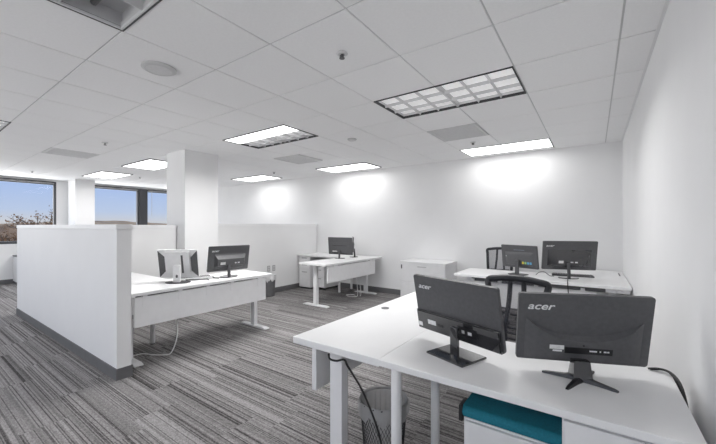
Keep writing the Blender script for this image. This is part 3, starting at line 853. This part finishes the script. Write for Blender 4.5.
# ------------------------------------------------------------------ cables
def cable(label, pts, r, m):
    return tag(MB().tube(pts, r, 8).build('cable', M[m], None, True), label, 'cable')
cable('black cable tied to the nearest desk leg and hanging across the wire bin',
      [(-1.150, 1.360, .672), (-1.13, 1.345, .655), (-1.085, 1.345, .655), (-1.05, 1.365, .662), (-1.03, 1.37, .63), (-.985, 1.41, .53), (-.945, 1.44, .42), (-.905, 1.46, .30), (-.87, 1.475, .14), (-.85, 1.48, .01)], .0055, 'cable_b')
cable('black cables looping off the back edge of the nearest desk by the right wall',
      [(.195, 1.88, DN+.006), (.235, 1.885, DN+.012), (.260, 1.85, DN+.012), (.274, 1.79, DN+.000), (.280, 1.73, DN-.04), (.282, 1.66, DN-.12), (.283, 1.6, DN-.25)], .005, 'cable_b')
cable('thin black cable beside the cable loop at the right wall',
      [(.19, 1.89, DN+.004), (.225, 1.90, DN+.008), (.255, 1.875, DN+.008), (.274, 1.82, DN-.02), (.280, 1.78, DN-.06), (.286, 1.72, DN-.16)], .004, 'cable_b')
cable('white cord hanging from the left desk and curling over the carpet to the half wall',
      [(-3.62, 1.75, .66), (-3.60, 1.76, .50), (-3.60, 1.775, .36), (-3.60, 1.79, .24), (-3.60, 1.77, .12), (-3.62, 1.73, .02), (-3.67, 1.68, .006), (-3.78, 1.61, .006), (-3.88, 1.57, .006), (-3.90, 1.48, .006), (-3.92, 1.40, .006), (-3.98, 1.33, .006)], .006, 'cable_w')
cable('short white cord on the carpet behind the end of the half wall',
      [(-3.98, 1.335, .006), (-3.92, 1.40, .006), (-3.88, 1.46, .006), (-3.93, 1.48, .006), (-4.00, 1.42, .006)], .006, 'cable_w')
cable('black cable running down the front of the back right desk from the wide monitor',
      [(-.25, 4.63, D+.012), (-.245, 4.50, D+.006), (-.24, 4.36, D+.005), (-.235, 4.292, D+.004), (-.232, 4.288, D-.05), (-.225, 4.29, .60), (-.20, 4.30, .48), (-.18, 4.31, .35)], .005, 'cable_b')
cable('black cable looping on the back right desk between its two monitors',
      [(-.60, 4.76, D+.005), (-.57, 4.84, D+.03), (-.52, 4.86, D+.035), (-.47, 4.80, D+.012), (-.44, 4.74, D+.005), (-.40, 4.74, D+.005)], .0035, 'cable_b')
cable('black cable trailing over the left desk in front of the keyboard',
      [(-3.80, 1.98, D+.005), (-3.72, 2.10, D+.005), (-3.66, 2.16, D+.005), (-3.60, 2.14, D+.005)], .006, 'cable_b')
cable('black cable behind the black monitor on the left desk',
      [(-3.84, 2.24, D+.005), (-3.76, 2.30, D+.005), (-3.70, 2.26, D+.005), (-3.62, 2.28, D+.005)], .005, 'cable_b')
cable('tangle of pale cord on the carpet under the far corner desk',
      [(-3.72, 5.2, .42), (-3.70, 5.22, .2), (-3.72, 5.25, .006), (-3.85, 5.30, .006), (-3.95, 5.22, .006), (-3.86, 5.14, .006), (-3.74, 5.18, .006), (-3.68, 5.30, .006), (-3.66, 5.26, .2), (-3.68, 5.24, .40)], .006, 'cable_w')

# ------------------------------------------------------------------ outdoors
gr = struct(MB().box(-420, -11.8, -300, 420, -4.3, -4.2).build('ground', M['hill']))
def ridge(name, m, x, zf, seed, dx, label):
    random.seed(seed); b = MB(); a = []; c = []; d = []
    n = 120
    top = [b.bm.verts.new((x+random.uniform(-6, 6), -260+i*5.4, zf(i)+random.uniform(-.25, .25))) for i in range(n)]
    fr = [b.bm.verts.new((x+dx, -260+i*5.4, -4.2)) for i in range(n)]
    bk = [b.bm.verts.new((x-dx, -260+i*5.4, -4.2)) for i in range(n)]
    for i in range(n-1):
        b.bm.faces.new((fr[i], fr[i+1], top[i+1], top[i])); b.bm.faces.new((top[i], top[i+1], bk[i+1], bk[i]))
    return b.build(name, m, None, True, kind='structure')
ridge('hills', M['hill'], -300, lambda i: 4.2+1.2*math.sin(i*.31), 5, 60, '')
ridge('woods', M['wood'], -110, lambda i: .7+.7*math.sin(i*.9)+.4*math.sin(i*2.1), 8, 14, '')
random.seed(21)
def tree(label, x, y, zt, spread, leaves=240):
    t = thing('bare_tree', label, 'tree', (x, y, -4.2))
    H = zt+4.2; br = MB(); tips = []
    br.tube([(0, 0, 0), (.06, .05, H*.3), (-.04, .0, H*.82)], lambda f: .16-.07*f, 8)
    def grow(p, d, L, r, k):
        q = p + d*L; mid = p + d*L*.5 + Vector([random.uniform(-.06, .06)*L for _ in range(3)])
        br.tube([p, mid, q], lambda f: r*(1-.45*f), 5)
        if k == 0: tips.append(q); return
        for _ in range(3):
            nd_ = (d + Vector((random.uniform(-.8, .8), random.uniform(-.8, .8), random.uniform(-.25, .6)))).normalized()
            grow(p + d*L*random.uniform(.5, 1), nd_, L*random.uniform(.55, .75), r*.55, k-1)
            tips.append(q)
    for i in range(7):
        a = 2*PI*i/7+random.uniform(-.3, .3)
        d = Vector((math.cos(a)*spread, math.sin(a)*spread, random.uniform(.5, 1.1))).normalized()
        grow(Vector((-.02, .02, H*random.uniform(.70, .80))), d, H*.115, .04, 3)
    br.build('trunk', M['bark'], t, True)
    lf = MB()
    for _ in range(leaves):
        p = random.choice(tips) + Vector([random.gauss(0, .09) for _ in range(3)])
        u = Vector([random.gauss(0, 1) for _ in range(3)]).normalized(); v = u.orthogonal().normalized(); s = random.uniform(.03, .06)
        lf.bm.faces.new([lf.bm.verts.new(p + u*s*a + v*s*.6*b_) for a, b_ in ((-1, 0), (0, -1), (1, 0), (0, 1))])
    lf.build('foliage', M['leaf'], t, kind='stuff')
tree('bare autumn tree with brown leaves outside the leftmost window', -20.4, 4.35, 2.45, 1.0, 500)
tree('brown bushy tree low in the corner of the leftmost window', -24, 3.7, 1.3, 1.3, 700)

# ------------------------------------------------------------------ sky
w = bpy.data.worlds.new('sky'); S.world = w; w.use_nodes = True
nt = w.node_tree; L = nt.links; bg = nt.nodes['Background']
tc = nd(nt, 'ShaderNodeTexCoord'); sp = nd(nt, 'ShaderNodeSeparateXYZ'); L.new(tc.outputs['Generated'], sp.inputs[0])
rp = nd(nt, 'ShaderNodeValToRGB'); e = rp.color_ramp.elements
e[0].position = 0.; e[0].color = (.66, .62, .58, 1)
e[1].position = .30; e[1].color = (.28, .43, .80, 1)
k = e.new(.035); k.color = (.50, .58, .74, 1)
k = e.new(.12); k.color = (.37, .50, .80, 1)
L.new(sp.outputs[2], rp.inputs['Fac']); L.new(rp.outputs['Color'], bg.inputs['Color'])
bg.inputs['Strength'].default_value = 1.0

# added lamps outside the glass brighten the room; the front windows are made up
def outside_lamp(name, loc, rot, sx, sy, power):
    l = bpy.data.lights.new(name, 'AREA'); l.shape = 'RECTANGLE'; l.size = sx; l.size_y = sy; l.energy = power; l.color = (1, .975, .94)
    o = bpy.data.objects.new(name, l); COL.objects.link(o); o.location = loc; o.rotation_euler = rot
    return o
outside_lamp('fill_front', (-5.5, YF-.45, 1.6), (-PI/2, 0, PI), 10.6, 2.0, FILL_F)  # fill lamp added outside the made-up front windows
outside_lamp('daylight_left', (XW-.65, 2.0, 1.7), (PI/2, 0, -PI/2), 8.0, 1.7, DAY_L)
# added lamps tilted up brighten the ceiling in place of ground bounce
outside_lamp('up_fill_front', (-5.5, YF-1.3, .35), (-PI/2-R(42), 0, PI), 10.6, 2.0, UP_F)
outside_lamp('up_fill_left', (XW-1.5, 2.0, .45), (PI/2+R(42), 0, -PI/2), 8.0, 2.0, UP_L)

sl = bpy.data.lights.new('sun', 'SUN'); sl.energy = 2.6; sl.angle = .01; sl.color = (1, .93, .82)
so = bpy.data.objects.new('sun', sl); COL.objects.link(so); so.location = (20, 10, 30)
so.rotation_euler = Vector((-.8, -.35, -.5)).to_track_quat('-Z', 'Y').to_euler()

# ------------------------------------------------------------------ view
S.view_settings.view_transform = 'Standard'; S.view_settings.look = 'None'; S.view_settings.gamma = 1
S.view_settings.exposure = .17; S.view_settings.use_curve_mapping = False
S.cycles.use_denoising = True
S.cycles.max_bounces = 10; S.cycles.diffuse_bounces = 6; S.cycles.transparent_max_bounces = 12
S.cycles.sample_clamp_indirect = 6
